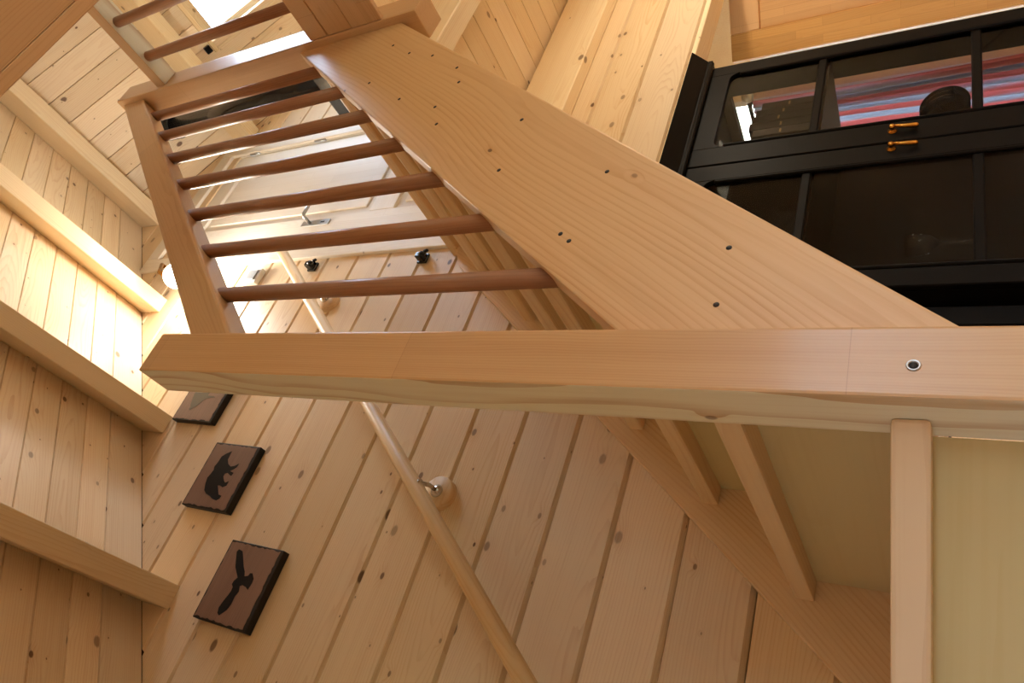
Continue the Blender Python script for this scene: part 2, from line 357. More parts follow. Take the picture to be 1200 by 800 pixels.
# ---- left roof slope (boards run up the slope) and right roof slope
sl = Vector((1, 0, CM)).normalized(); nl_ = Vector((CM, 0, -1)).normalized()      # down into the room
sr = Vector((1, 0, RM)).normalized(); nr_ = Vector((RM, 0, -1)).normalized()
def roof(name, pA, pB, label):
    bm = bmesh.new()
    off = 0.029 / math.cos(math.atan(CM))
    pts = [pA, pB, (pB[0], pB[1] + 0.14), (pA[0], pA[1] + 0.14)]
    pts = [(p[0], p[1] + off) for p in pts]
    quadprism(bm, pts, YF, YW + 0.1)
    return struct(link(name, to_mesh(bm, name), GAP), label)
ceil_l = roof('ceiling_left', (XL, zl(XL)), (XRIDGE, zl(XRIDGE)), 'sloping pine board ceiling between the purlins')
CP = 0.1095
oL = Vector((0, 0, CB)); LS0 = XL / sl.x; LS1 = XRIDGE / sl.x
y = YW - 0.046 - CP * 0
edges = [YW, YW - 0.1555] + [YW - 0.1555 - CP * k for k in range(1, 38)]
for k in range(len(edges) - 1):
    ya, yb_ = edges[k + 1], edges[k]
    if yb_ <= YF: break
    board(ceil_l, oL + EY * ya, sl, EY, nl_, yb_ - ya, LS0, LS1, PINE_C, low=0.003, high=0.003)
# right slope with a roof window
SKX0, SKX1, SKY0, SKY1 = 2.85, 3.58, -0.40, 1.135
bm = bmesh.new()
zz = lambda x: zr(x) + 0.029 / math.cos(math.atan(RM))
for (xa, xb, ya, yb_) in ((XRIDGE, SKX0, YF, YW + 0.1), (SKX1, XR, YF, YW + 0.1), (SKX0, SKX1, YF, SKY0), (SKX0, SKX1, SKY1, YW + 0.1)):
    quadprism(bm, [(xa, zz(xa)), (xb, zz(xb)), (xb, zz(xb) + 0.14), (xa, zz(xa) + 0.14)], ya, yb_)
ceil_r = struct(link('ceiling_right', to_mesh(bm, 'ceiling_right'), GAP), 'pine board roof slope beyond the ridge beam with a roof window')
oR = Vector((0, 0, RZ - RM * RX))
CPR = 0.125; ya = YW - CPR
while ya > YF:
    a, b = XRIDGE / sr.x, XR / sr.x
    if SKY0 < ya + CPR / 2 < SKY1: segs = ((a, SKX0 / sr.x), (SKX1 / sr.x, b))
    else: segs = ((a, b),)
    for s0, s1 in segs: board(ceil_r, oR + EY * ya, sr, EY, nr_, CPR, s0, s1, PINE_C, low=0.003, high=0.003)
    ya -= CPR
# roof windows
up = -nr_
def sbar(name, xa, xb, ya, yb_, h0, h1, mat, par, bev=0.003):
    """bar lying in the right roof slope between x limits, raised h0..h1 outside the slope"""
    la = Vector((xa, (ya + yb_) / 2, zr(xa))); lb = Vector((xb, (ya + yb_) / 2, zr(xb)))
    c = (la + lb) / 2 + up * ((h0 + h1) / 2); ln = (lb - la).length
    if ln >= yb_ - ya: X, Yv = sr, EY; sx, sy = ln, yb_ - ya
    else: X, Yv = EY, -sr; sx, sy = yb_ - ya, ln
    return link(name, to_mesh(cube_bm(sx, sy, h1 - h0, bev), name), mat, par, frame_matrix(c, X, Yv, X.cross(Yv)))
def roof_window(n, ya, yb_, label):
    win = struct(link('window_%d' % n, to_mesh(cube_bm(0.001, 0.001, 0.001), 'window'), WHITEF, None, Matrix.Translation((3.15, (ya + yb_) / 2, zr(3.15) + 0.1))), label)
    sbar('lining', SKX0 - 0.02, SKX0, ya - 0.02, yb_ + 0.02, -0.006, 0.17, PINE_B, win)
    sbar('lining', SKX1, SKX1 + 0.02, ya - 0.02, yb_ + 0.02, -0.006, 0.17, PINE_B, win)
    sbar('lining', SKX0, SKX1, yb_, yb_ + 0.02, -0.006, 0.17, PINE_B, win)
    sbar('lining', SKX0, SKX1, ya - 0.02, ya, -0.006, 0.17, PINE_B, win)
    sbar('sash', SKX0 + 0.005, SKX0 + 0.05, ya, yb_, 0.10, 0.16, PINE_B, win)
    sbar('sash', SKX1 - 0.05, SKX1 - 0.005, ya, yb_, 0.10, 0.16, PINE_B, win)
    sbar('sash', SKX0 + 0.05, SKX1 - 0.05, yb_ - 0.05, yb_, 0.10, 0.16, PINE_B, win)
    sbar('sash', SKX0 + 0.05, SKX1 - 0.05, ya, ya + 0.05, 0.10, 0.16, PINE_B, win)
    sbar('pane', SKX0 + 0.05, SKX1 - 0.05, ya + 0.05, yb_ - 0.05, 0.125, 0.13, GLASS, win, 0)
    sbar('latch', SKX0 - 0.055, SKX0 - 0.025, yb_ - 0.04, yb_, -0.025, 0.0, BLACKM, win)
    portal(((SKX0 + SKX1) / 2, (ya + yb_) / 2, zr((SKX0 + SKX1) / 2) + 0.2), nr_, SKX1 - SKX0 + 0.1, yb_ - ya + 0.1)
roof_window(1, SKY0, SKY1, 'roof window with pale lining in the right roof slope')

# ---- outer walls
wl_win = (-0.42, 0.36, -0.42, 0.36)        # y0 y1 z0 z1 of the window in the left wall
def wall_x(name, x0, x1, y0, y1, z0, z1, holes, mat, label):
    ys = sorted({y0, y1} | {h[0] for h in holes} | {h[1] for h in holes}); bx = []
    for a, b in zip(ys, ys[1:]):
        zs = [z0]
        for h in sorted(holes, key=lambda h: h[2]):
            if h[0] <= a and h[1] >= b: zs += [h[2], h[3]]
        zs.append(z1)
        for i in range(0, len(zs), 2):
            if zs[i + 1] > zs[i]: bx.append((x0, x1, a, b, zs[i], zs[i + 1]))
    return struct(slab(name, bx, mat), label)
wall_x('wall_left', XL - 0.12, XL, YF, YW + 0.1, FLOOR, zl(XL) + 0.1, [wl_win], PINE, 'low pine wall below the left roof slope')
SIDE = (2.30, 2.52, -1.2, 1.0); CURW = (2.70, 3.70, -0.55, 1.22); DOORO = (1.34, 2.20, FLOOR, 0.92); RWIN = None
wall_x('wall_right', XR, XR + 0.12, YF, YB, FLOOR, 3.2, [DOORO, SIDE, CURW], PINE, 'pine wall with curtained window and open door')
wfw = (0.65, 1.70, -0.50, 0.85); wf2 = (2.1, 3.40, -0.95, 1.0)
struct(slab('wall_front', [(XL, wfw[0], YF - 0.12, YF, FLOOR, LAND), (wfw[1], wf2[0], YF - 0.12, YF, FLOOR, LAND), (wf2[1], XR, YF - 0.12, YF, FLOOR, LAND)] +
            [(w[0], w[1], YF - 0.12, YF, za, zb) for w in (wfw, wf2) for za, zb in ((FLOOR, w[2]), (w[3], LAND))] +
            [(XL, XR, YF - 0.12, YF, LAND, 4.2)], PINE), 'pine wall behind the stair foot')
struct(slab('wall_far', [(OPX - 0.1, XR + 0.12, YB, YB + 0.12, FLOOR, 1.7)], PINE), 'far pine wall of the ground-floor room')
struct(slab('wall_side', [(OPX - 0.1, OPX, YW + 0.1, YB, FLOOR, 1.7)], PINE), 'pine side wall of the ground-floor room')
struct(slab('floor', [(XL, XR, YF, YB, FLOOR - 0.1, FLOOR)], FLOORW), 'brown wooden ground floor')
def casement(n, plane, a0, a1, z0, z1, axis, label):
    w = struct(link('window_%d' % n, to_mesh(cube_bm(0.001, 0.001, 0.001), 'w'), WHITEF, None, Matrix.Translation((plane, (a0 + a1) / 2, (z0 + z1) / 2) if axis == 'x' else ((a0 + a1) / 2, plane, (z0 + z1) / 2))), label)
    def B(nm, u0, u1, v0, v1, d, mat):
        if axis == 'x': bar(nm, plane - d, plane + d, u0, u1, v0, v1, mat, w)
        else: bar(nm, u0, u1, plane - d, plane + d, v0, v1, mat, w)
    t = 0.06
    B('frame', a0, a0 + t, z0, z1, 0.03, WHITEF); B('frame', a1 - t, a1, z0, z1, 0.03, WHITEF)
    B('frame', a0 + t, a1 - t, z0, z0 + t, 0.03, WHITEF); B('frame', a0 + t, a1 - t, z1 - t, z1, 0.03, WHITEF)
    if a1 - a0 > 0.6: B('mullion', (a0 + a1) / 2 - 0.03, (a0 + a1) / 2 + 0.03, z0 + t, z1 - t, 0.025, WHITEF)
    B('pane', a0 + t, a1 - t, z0 + t, z1 - t, 0.003, GLASS)
casement(2, XL - 0.06, *wl_win, 'x', 'white window in the low left wall')
portal((XL - 0.1, (wl_win[0] + wl_win[1]) / 2, (wl_win[2] + wl_win[3]) / 2), (1, 0, 0), wl_win[1] - wl_win[0], wl_win[3] - wl_win[2])
casement(3, YF - 0.06, *wfw, 'y', 'white window in the wall behind the stair foot')
portal(((wfw[0] + wfw[1]) / 2, YF - 0.1, (wfw[2] + wfw[3]) / 2), (0, 1, 0), wfw[1] - wfw[0], wfw[3] - wfw[2])
casement(4, XR + 0.06, *CURW, 'x', 'white window behind the red curtain')
portal((XR + 0.1, (CURW[0] + CURW[1]) / 2, (CURW[2] + CURW[3]) / 2), (-1, 0, 0), CURW[1] - CURW[0], CURW[3] - CURW[2])
casement(5, XR + 0.06, *SIDE, 'x', 'narrow bright sidelight beside the open door')
casement(6, YF - 0.06, *wf2, 'y', 'added unseen wide window in the front wall lighting the landing joists')  # unseen window, added so daylight reaches the joists and header wall
portal(((wf2[0] + wf2[1]) / 2, YF - 0.1, (wf2[2] + wf2[3]) / 2), (0, 1, 0), wf2[1] - wf2[0], wf2[3] - wf2[2])
portal((XR + 0.1, 1.9, -0.15), (-1, 0, 0), 1.3, 2.2)

# ---- upper floor: boards seen from below, nosing, fascia
ufl = struct(slab('floor_upper', [(1.60, XR, YF, YB, LAND - 0.012, LAND), (-0.35, 1.60, YF, 0.20, LAND - 0.012, LAND)], PINE_J), 'upper floor of pine boards on joists')
x = 1.605
while x < XR - 0.05:
    board(ufl, (x, 0, LAND - 0.024), EY, EX, -EZ, 0.125, YF, YB, PINE_J, t=0.012, low=0.003, high=0.003, name='floor_board'); x += 0.125
for (ya, yb_, lab) in ((1.533, 1.598, 'deep pine joist along the head of the board wall'), (0.882, 0.953, 'deep pine joist beside the upper newel post'), (0.30, 0.37, 'deep pine joist under the landing near the stairwell edge'), (-0.4, -0.33, 'deep pine joist under the landing over the room'), (-1.05, -0.98, 'deep pine joist under the landing next to the front wall'), (2.2, 2.27, 'deep pine joist over the curtained room'), (2.9, 2.97, 'deep pine joist over the curtain rod')):
    tag(bar('floor_joist', 1.625, XR, ya, yb_, 1.341, LAND - 0.043, PINE_J, bev=0.004), lab, 'joist', 'joists under the landing')
tr = struct(bar('trim_1', OPX, XR, YW - 0.004, YW + 0.11, HEAD - 0.022, HEAD - 0.001, PINE_J, bev=0.003), 'pale trim under the board wall over the opening')
# gallery edge above the camera
tr2 = thing('gallery_edge_beam', 'thick brown pine beam along the gallery edge above the stairwell', 'beam', (0.6, 0.1, 1.341))
bar('fascia_board', -0.35, 1.58, 0.2055, 0.229, 1.341, LAND - 0.001, RAIL, tr2, bev=0.0015)
bar('beam', -0.35, 1.58, -0.05, 0.205, 1.3415, LAND - 0.014, RAIL, tr2, bev=0.0015)

# ---- purlins
def purlin_y(x0, x1, zb, ztop0, ztop1, label, mat=None):
    X, Y, Z = AX['y']; c = Vector(((x0 + x1) / 2, (YF + YW) / 2 - 0.001, zb)); M = frame_matrix(c, X, Y, Z); Mi = M.inverted(); bm = bmesh.new()
    pts = [(x0, zb), (x1, zb), (x1, ztop1), (x0, ztop0)]
    a = [bm.verts.new(Mi @ Vector((p[0], YF, p[1]))) for p in pts]; b = [bm.verts.new(Mi @ Vector((p[0], YW - 0.002, p[1]))) for p in pts]
    bm.faces.new(a); bm.faces.new(b[::-1])
    for i in range(4): bm.faces.new((a[i], b[i], b[(i + 1) % 4], a[(i + 1) % 4]))
    ed = [e for e in bm.edges if abs(e.verts[0].co.y) < 1e-4 and abs(e.verts[1].co.y) < 1e-4 and abs(e.verts[0].co.x - e.verts[1].co.x) > 0.5]
    bmesh.ops.bevel(bm, geom=ed, offset=0.004, segments=2, affect='EDGES', profile=0.5)
    return tag(link('ceiling_beam', to_mesh(bm, 'ceiling_beam'), mat or PINE_B, None, M), label, 'beam', 'roof purlins')
for x0, x1, zb, lab in ((0.112, 0.187, 2.115, 'pine purlin meeting the wall beside the eagle plaque'), (0.702, 0.776, 2.680, 'pine purlin meeting the wall beside the half-hidden plaque'), (1.322, 1.396, 3.276, 'brightly lit pine purlin beside the wall lamp')):
    purlin_y(x0, x1, zb, zl(x0) - 0.001, zl(x1) - 0.001, lab)
purlin_y(1.962, 2.045, 3.872, zl(1.962) - 0.001, zr(2.045) - 0.001, 'pine ridge beam at the top of the roof slopes')
purlin_y(2.62, 2.70, zr(2.70) - 0.10, zr(2.62) - 0.001, zr(2.70) - 0.001, 'pine purlin beside the roof window')
bar('trim_2', 2.046, 2.066, YF, YW - 0.002, zr(2.066) - 0.03, zr(2.066) - 0.001, GAP)
struct(bpy.data.objects['trim_2'], 'narrow brown strip along the ridge beam')

# ---- upstairs door in the picture wall
d1 = struct(link('door_1', to_mesh(cube_bm(0.001, 0.001, 0.001), 'door_1'), DOORW, None, Matrix.Translation((2.06, YW + 0.05, LAND))), 'closed pale pine panel door on the landing')
bar('casing', 1.586, 1.672, YW - 0.018, YW + 0.001, LAND, DTOP + 0.085, DOORW, d1, bev=0.003)
bar('casing', 2.458, 2.545, YW - 0.018, YW + 0.001, LAND, DTOP + 0.085, DOORW, d1, bev=0.003)
bar('casing', 1.672, 2.458, YW - 0.018, YW + 0.001, DTOP - 0.01, DTOP + 0.085, DOORW, d1, bev=0.003)
bar('jamb', 1.600, 1.672, YW + 0.002, YW + 0.10, LAND, DTOP, DOORW, d1); bar('jamb', 2.458, 2.52, YW + 0.002, YW + 0.10, LAND, DTOP, DOORW, d1)
bar('jamb', 1.672, 2.458, YW + 0.002, YW + 0.10, DTOP - 0.012, DTOP, DOORW, d1)
lf0, lf1, lz0, lz1 = 1.678, 2.452, LAND + 0.006, DTOP - 0.018
ly0, ly1 = YW + 0.006, YW + 0.046
bar('stile', lf0, 1.866, ly0, ly1, lz0, lz1, DOORW, d1, bev=0.003); bar('stile', 2.30, lf1, ly0, ly1, lz0, lz1, DOORW, d1, bev=0.003)
for za, zb in ((lz0, LAND + 0.22), (2.085, 2.225), (3.42, lz1)): bar('rail', 1.866, 2.30, ly0, ly1, za, zb, DOORW, d1, grain='x', bev=0.003)
for za, zb in ((LAND + 0.22, 2.085), (2.225, 3.42)):
    bar('panel', 1.866, 2.30, ly0 + 0.014, ly0 + 0.030, za, zb, DOORW, d1, grain='z')
    bar('raised_field', 1.906, 2.26, ly0 + 0.005, ly0 + 0.015, za + 0.04, zb - 0.04, DOORW, d1, grain='z', bev=0.004)
hd = bar('handle_plate', 1.806, 1.842, ly0 - 0.006, ly0, 2.44, 2.62, STEEL, d1, bev=0.0025)
hd['label'] = 'steel handle plate with keyhole'
tube('lever', [(1.824, ly0 - 0.004, 2.565), (1.824, ly0 - 0.05, 2.565), (1.835, ly0 - 0.057, 2.567), (1.94, ly0 - 0.055, 2.575)], 0.0085, STEEL, hd, 10)
bar('keyhole', 1.820, 1.828, ly0 - 0.0075, ly0 - 0.005, 2.47, 2.495, BLACKM, hd)
for z in (1.85, 2.88, 3.40): tube('hinge', [(2.458, YW - 0.004, z - 0.04), (2.458, YW - 0.004, z + 0.04)], 0.008, STEEL, d1, 10)

# ================================================================== THE STAIRS
stair = thing('staircase', 'steep pine staircase with round beech balusters and two square newel posts', 'staircase', (0.48, 1.1, FLOOR))
NX = lambda n: 0.479 + 0.18 * n
NZ = lambda n: 0.246 + 0.222 * n
SV = Vector((1, 0, SA))
top_o = lambda x: -0.269 + SA * x
bot_o = lambda x: -0.665 + SA * x
so = prism('stringer', [(0.515, bot_o(0.515)), (1.585, bot_o(1.585)), (1.585, top_o(1.585)), (0.515, top_o(0.515))], 0.722, 0.762, STAIR, stair, SV, bev=0.004, seg=2)
so['label'] = 'wide outer pine stringer with dark screw holes'
for (hx, hz) in ((1.149, 0.975), (1.225, 0.943), (1.044, 0.717), (0.904, 0.717), (0.86, 0.49), (1.408, 1.173), (1.212, 1.108), (1.085, 0.942), (0.673, 0.263), (0.576, 0.264), (0.727, 0.535), (0.71, 0.515), (1.315, 1.257), (1.469, 1.257), (1.367, 1.081), (1.286, 0.974)):
    lathe('screw_hole', (hx, 0.7228, hz), (0, -1, 0), [(0, 0.0045), (0.001, 0.0042), (0.0012, 0.0)], BLACK, so, 10)
ws_top = lambda x: -0.345 + SA * x + 0.085
ws = prism('wall_stringer', [(0.02, -0.62), (0.04, -0.64), (1.552, -0.665 + SA * 1.552), (1.556, 1.36), (1.556, 1.578), (1.552, ws_top(1.50)), (1.46, ws_top(1.46)), (0.02, ws_top(0.02) + 0.03)], 1.562, 1.598, TREAD, stair, SV, bev=0.003, seg=2)
def polyz(name, pts, z0, z1, mat, parent, bev=0.0, seg=1, grain=None):
    X = (grain or EY).normalized(); Z = EZ; Y = Z.cross(X)
    o = Vector((sum(p[0] for p in pts) / len(pts), sum(p[1] for p in pts) / len(pts), (z0 + z1) / 2)); M = frame_matrix(o, X, Y, Z); Mi = M.inverted()
    bm = bmesh.new(); a = [bm.verts.new(Mi @ Vector((p[0], p[1], z0))) for p in pts]; b = [bm.verts.new(Mi @ Vector((p[0], p[1], z1))) for p in pts]
    bm.faces.new(a); bm.faces.new(b[::-1])
    for i in range(len(pts)): bm.faces.new((a[i], b[i], b[(i + 1) % len(pts)], a[(i + 1) % len(pts)]))
    if bev: bmesh.ops.bevel(bm, geom=list(bm.edges), offset=bev, segments=seg, affect='EDGES', profile=0.6)
    return link(name, to_mesh(bm, name), mat, parent, M)
for n in range(0, 6):
    x0, z0 = NX(n), NZ(n); xb = x0 + 0.224
    if n > 0: pts = [(x0, 0.7625), (xb, 0.7625), (xb, 1.5615), (x0, 1.5615)]
    else: pts = [(x0, 0.778), (0.5235, 0.778), (0.5235, 0.7625), (xb, 0.7625), (xb, 1.5615), (x0, 1.5615)]
    polyz('tread', pts, z0, z0 + 0.038, TREAD, stair, 0.006, 2)
for n in range(0, 7):
    bar('riser', NX(n) + 0.044, NX(n) + 0.058, 0.7625 if n > 0 else 0.778, 1.5615, NZ(n - 1) + 0.038, NZ(n), RISER, stair, grain='y')
# below the newel the steps wind round and the lower flight runs away along y
wx = 0.4335 - 1.394 * (1.5615 - 0.74)
polyz('winder_tread', [(0.4335, 0.74), (0.4335, 0.7775), (0.552, 0.7775), (0.552, 1.5615), (wx, 1.5615)], NZ(-1), NZ(-1) + 0.038, TREAD, stair, 0.005, 2, Vector((-0.8125, 0.583, 0)))
polyz('riser', [(0.4335, 0.776), (0.4335, 0.793), (wx + 0.075, 1.5615), (wx + 0.050, 1.5615)], NZ(-2) + 0.038, NZ(-1), RISER, stair, 0, 1, Vector((-0.8125, 0.583, 0)))
polyz('winder_tread', [(0.4335, 0.70), (0.4335, 0.799), (wx + 0.07, 1.5615), (-0.745, 1.5615), (-0.745, 0.74)], NZ(-2), NZ(-2) + 0.038, TREAD, stair, 0.005, 2)
for k, n in enumerate(range(-3, -7, -1)):
    yn = 0.52 - 0.18 * k
    bar('riser', -0.745, 0.4335, yn + 0.224, yn + 0.238, NZ(n) + 0.038, NZ(n + 1), RISER, stair, grain='x')
    bar('tread', -0.745, 0.4335, yn, yn + 0.223, NZ(n), NZ(n) + 0.038, TREAD, stair, grain='x', bev=0.006, seg=2)
bar('riser', -0.745, 0.4335, 0.024, 0.038, FLOOR, NZ(-6), RISER, stair, grain='x')
bar('landing_nosing', 1.540, 1.605, 0.786, YW - 0.002, 1.578, LAND, TREAD, stair, grain='y', bev=0.006, seg=2)
bar('landing_fascia', 1.600, 1.622, 0.786, YW - 0.005, 1.36, 1.5775, TREAD, stair, grain='y')
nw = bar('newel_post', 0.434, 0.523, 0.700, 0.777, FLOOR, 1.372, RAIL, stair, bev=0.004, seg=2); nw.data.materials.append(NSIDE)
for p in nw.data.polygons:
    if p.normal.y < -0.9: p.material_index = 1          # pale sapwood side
nw['label'] = 'lower square newel post of laminated pine'
lathe('screw', (0.472, 0.7002, 0.040), (0, -1, 0), [(-0.001, 0.0070), (0.0012, 0.0070), (0.0020, 0.0060), (0.0012, 0.0046), (0.0004, 0.0042)], STEEL, nw, 20)
lathe('screw_socket', (0.472, 0.7001, 0.040), (0, -1, 0), [(0, 0.0046), (0.0004, 0.0044), (0.0005, 0.0)], BLACK, nw, 16)
nw2 = bar('newel_post', 1.580, 1.668, 0.700, 0.785, 1.225, 2.622, RAIL, stair, bev=0.004, seg=2); nw2['label'] = 'upper square newel post of laminated pine'
rt = lambda x: 0.664 + SA * x - 0.008
prism('handrail', [(0.523, rt(0.523) - 0.126), (1.581, rt(1.581) - 0.126), (1.581, rt(1.581)), (0.523, rt(0.523))], 0.718, 0.792, RAIL, stair, SV, bev=0.007, seg=2)
for i in range(7):
    bx = 0.663 + 0.1395 * i
    tube('baluster', [(bx, 0.752, top_o(bx) - 0.018), (bx, 0.752, rt(bx) - 0.12)], 0.0165, BEECH, stair, 20)

# landing balustrade
lb = thing('landing_balustrade', 'short landing balustrade with rail (pale sheen painted underneath) and round beech balusters', 'balustrade', (1.62, 0.45, LAND))
hr = bar('handrail', 1.594, 1.664, 0.20, 0.6995, 2.335, 2.385, RAIL, lb, bev=0.005, seg=2)
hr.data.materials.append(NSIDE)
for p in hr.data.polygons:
    if p.normal.y < -0.9: p.material_index = 1          # reflected daylight on the underside, painted as paler wood
for yy in (0.604, 0.474, 0.344): tube('baluster', [(1.622, yy, LAND - 0.01), (1.622, yy, 2.34)], 0.0165, BEECH, lb, 20)
bar('edge_board', 1.584, 1.599, 0.2295, 0.6995, 1.548, LAND, RAIL, lb, bev=0.002)
bar('edge_board', 1.586, 1.599, 0.2295, 0.6995, 1.452, 1.546, RAIL, lb, bev=0.002)
bar('edge_board', 1.584, 1.599, 0.2295, 0.6995, 1.341, 1.450, RAIL, lb, bev=0.002)

# wall handrail on brackets
wr = thing('wall_handrail', 'round pine handrail fixed to the board wall on chrome brackets', 'handrail', (0.6, YW, 1.25))
hz = lambda x: 0.562 + SA * x
tube('rail', [(-0.55, 1.505, hz(-0.55)), (1.565, 1.505, hz(1.565))], 0.0225, TREAD, wr, 24)
for (bx, bz) in ((0.607, 1.259), (1.337, 2.145), (-0.16, 0.32)):
    rs = lathe('rosette', (bx, YW + 0.0005, bz), (0, -1, 0), [(0, 0.049), (0.024, 0.049), (0.028, 0.045), (0.028, 0.0)], TREAD, wr, 32)
    lathe('bracket_cap', (bx, YW - 0.0275, bz), (0, -1, 0), [(0, 0.019), (0.004, 0.019), (0.012, 0.013), (0.016, 0.0)], CHROME, rs, 20)
    tx = bx - 0.012; tz = hz(tx) - 0.026
    tube('bracket_arm', [(bx, YW - 0.038, bz), (bx - 0.002, YW - 0.070, bz - 0.002), (bx - 0.006, YW - 0.088, bz + 0.010), (tx, 1.505, tz)], 0.0065, CHROME, rs, 12)
    lathe('bracket_plate', (tx, 1.505, tz - 0.003), (-0.3, 0, 1), [(0, 0.0), (0, 0.016), (0.004, 0.016), (0.004, 0)], CHROME, rs, 16)

# ================================================================== THINGS ON THE WALL
EAGLE = [(0.323, 1.913), (0.332, 1.909), (0.329, 1.89), (0.31, 1.873), (0.285, 1.852), (0.273, 1.838), (0.259, 1.829), (0.263, 1.815), (0.272, 1.812), (0.273, 1.802), (0.259, 1.787), (0.246, 1.785), (0.225, 1.789), (0.231, 1.802), (0.234, 1.819), (0.229, 1.828), (0.214, 1.821), (0.198, 1.827), (0.175, 1.826), (0.157, 1.832), (0.145, 1.844), (0.137, 1.853), (0.143, 1.864), (0.158, 1.869), (0.178, 1.864), (0.196, 1.857), (0.211, 1.853), (0.222, 1.855), (0.229, 1.864), (0.239, 1.863), (0.251, 1.854), (0.263, 1.868), (0.279, 1.886), (0.301, 1.9)]
BEAR = [(0.651, 2.188), (0.635, 2.187), (0.618, 2.186), (0.602, 2.171), (0.594, 2.152), (0.598, 2.134), (0.609, 2.118), (0.595, 2.119), (0.585, 2.13), (0.578, 2.143), (0.573, 2.12), (0.561, 2.124), (0.564, 2.135), (0.57, 2.149), (0.565, 2.162), (0.555, 2.162), (0.541, 2.147), (0.534, 2.135), (0.542, 2.121), (0.525, 2.121), (0.517, 2.136), (0.522, 2.152), (0.521, 2.165), (0.505, 2.15), (0.49, 2.136), (0.488, 2.118), (0.477, 2.12), (0.469, 2.132), (0.472, 2.154), (0.48, 2.173), (0.486, 2.2), (0.497, 2.218), (0.518, 2.23), (0.542, 2.238), (0.557, 2.232), (0.573, 2.228), (0.586, 2.234), (0.605, 2.228), (0.626, 2.226), (0.639, 2.21)]
WOLF = [(0.862, 2.452), (0.867, 2.462), (0.868, 2.5), (0.900, 2.505), (0.935, 2.470), (0.945, 2.472), (0.930, 2.515), (0.945, 2.545), (0.935, 2.565), (0.905, 2.585), (0.871, 2.590), (0.839, 2.579), (0.815, 2.57), (0.82, 2.564), (0.803, 2.567), (0.798, 2.558), (0.81, 2.548), (0.818, 2.531), (0.834, 2.52), (0.847, 2.511), (0.855, 2.498), (0.858, 2.48)]
def plaque(x0, x1, z0, z1, poly, sm, label, what):
    t = thing('wall_plaque', label, 'wall plaque', ((x0 + x1) / 2, YW, z0), 'animal plaques')
    bar('plaque_block', x0, x1, YW - 0.0275, YW - 0.0005, z0, z1, BLACK, t, grain='x', bev=0.0015)
    # stained face with a ragged burnt border
    rnd = random.Random(int(x0 * 1000)); pts = []
    for k in range(22): pts.append((x0 + 0.004 + (x1 - x0 - 0.008) * k / 22, z1 - 0.004 - rnd.random() * 0.004))
    for k in range(22): pts.append((x1 - 0.004 - rnd.random() * 0.005, z1 - 0.006 - (z1 - z0 - 0.016) * k / 22))
    for k in range(22): pts.append((x1 - 0.005 - (x1 - x0 - 0.010) * k / 22, z0 + 0.010 + rnd.random() * 0.005))
    for k in range(22): pts.append((x0 + 0.003 + rnd.random() * 0.006, z0 + 0.012 + (z1 - z0 - 0.018) * k / 22))
    fc = prism('stained_face', pts, YW - 0.0285, YW - 0.0276, PLAQUE, t); fc['label'] = 'stained brown wooden face'
    p = prism('silhouette', poly, YW - 0.0292, YW - 0.0286, sm, t); p['label'] = what
plaque(0.113, 0.357, 1.722, 1.960, EAGLE, SILH, 'square wooden plaque with a black flying eagle silhouette', 'black flying eagle')
plaque(0.436, 0.679, 2.057, 2.296, BEAR, SILH, 'square wooden plaque with a black walking bear silhouette', 'black walking bear')
plaque(0.754, 0.998, 2.396, 2.636, WOLF, SILH2, 'square wooden plaque with an animal greyed by painted sheen, half behind the newel post', 'standing animal greyed by painted sheen')
# two black hooks
for hx, hz_, lab in ((1.540, 2.350, 'upper small black metal hook beside the door casing'), (1.540, 1.748, 'lower small black metal hook beside the door casing')):
    t = thing('wall_hook', lab, 'hook', (hx, YW, hz_), 'black hooks by the door')
    bar('plate', hx - 0.026, hx + 0.020, YW - 0.012, YW - 0.0005, hz_ - 0.014, hz_ + 0.030, BLACKM, t, bev=0.003)
    tube('prong', [(hx - 0.012, YW - 0.010, hz_ + 0.012), (hx - 0.012, YW - 0.038, hz_ + 0.004), (hx - 0.012, YW - 0.046, hz_ - 0.012), (hx - 0.012, YW - 0.040, hz_ - 0.026)], [0.009, 0.009, 0.009, 0.007], BLACKM, t, 10)
    tube('prong', [(hx + 0.010, YW - 0.010, hz_ + 0.006), (hx + 0.012, YW - 0.030, hz_ - 0.006), (hx + 0.012, YW - 0.034, hz_ - 0.022)], [0.007, 0.007, 0.006], BLACKM, t, 10)
    bar('foot', hx - 0.024, hx + 0.002, YW - 0.044, YW - 0.012, hz_ - 0.010, hz_ + 0.022, BLACKM, t, bev=0.004)
# switch
t = thing('light_switch', 'white light switch on the board wall beside the door', 'switch', (1.50, YW, 2.70))
bar('back_box', 1.455, 1.535, YW - 0.026, YW - 0.0005, 2.66, 2.745, WHITE, t, bev=0.004, seg=2)
bar('rocker', 1.468, 1.522, YW - 0.033, YW - 0.0255, 2.672, 2.732, GREYP, t, bev=0.003)
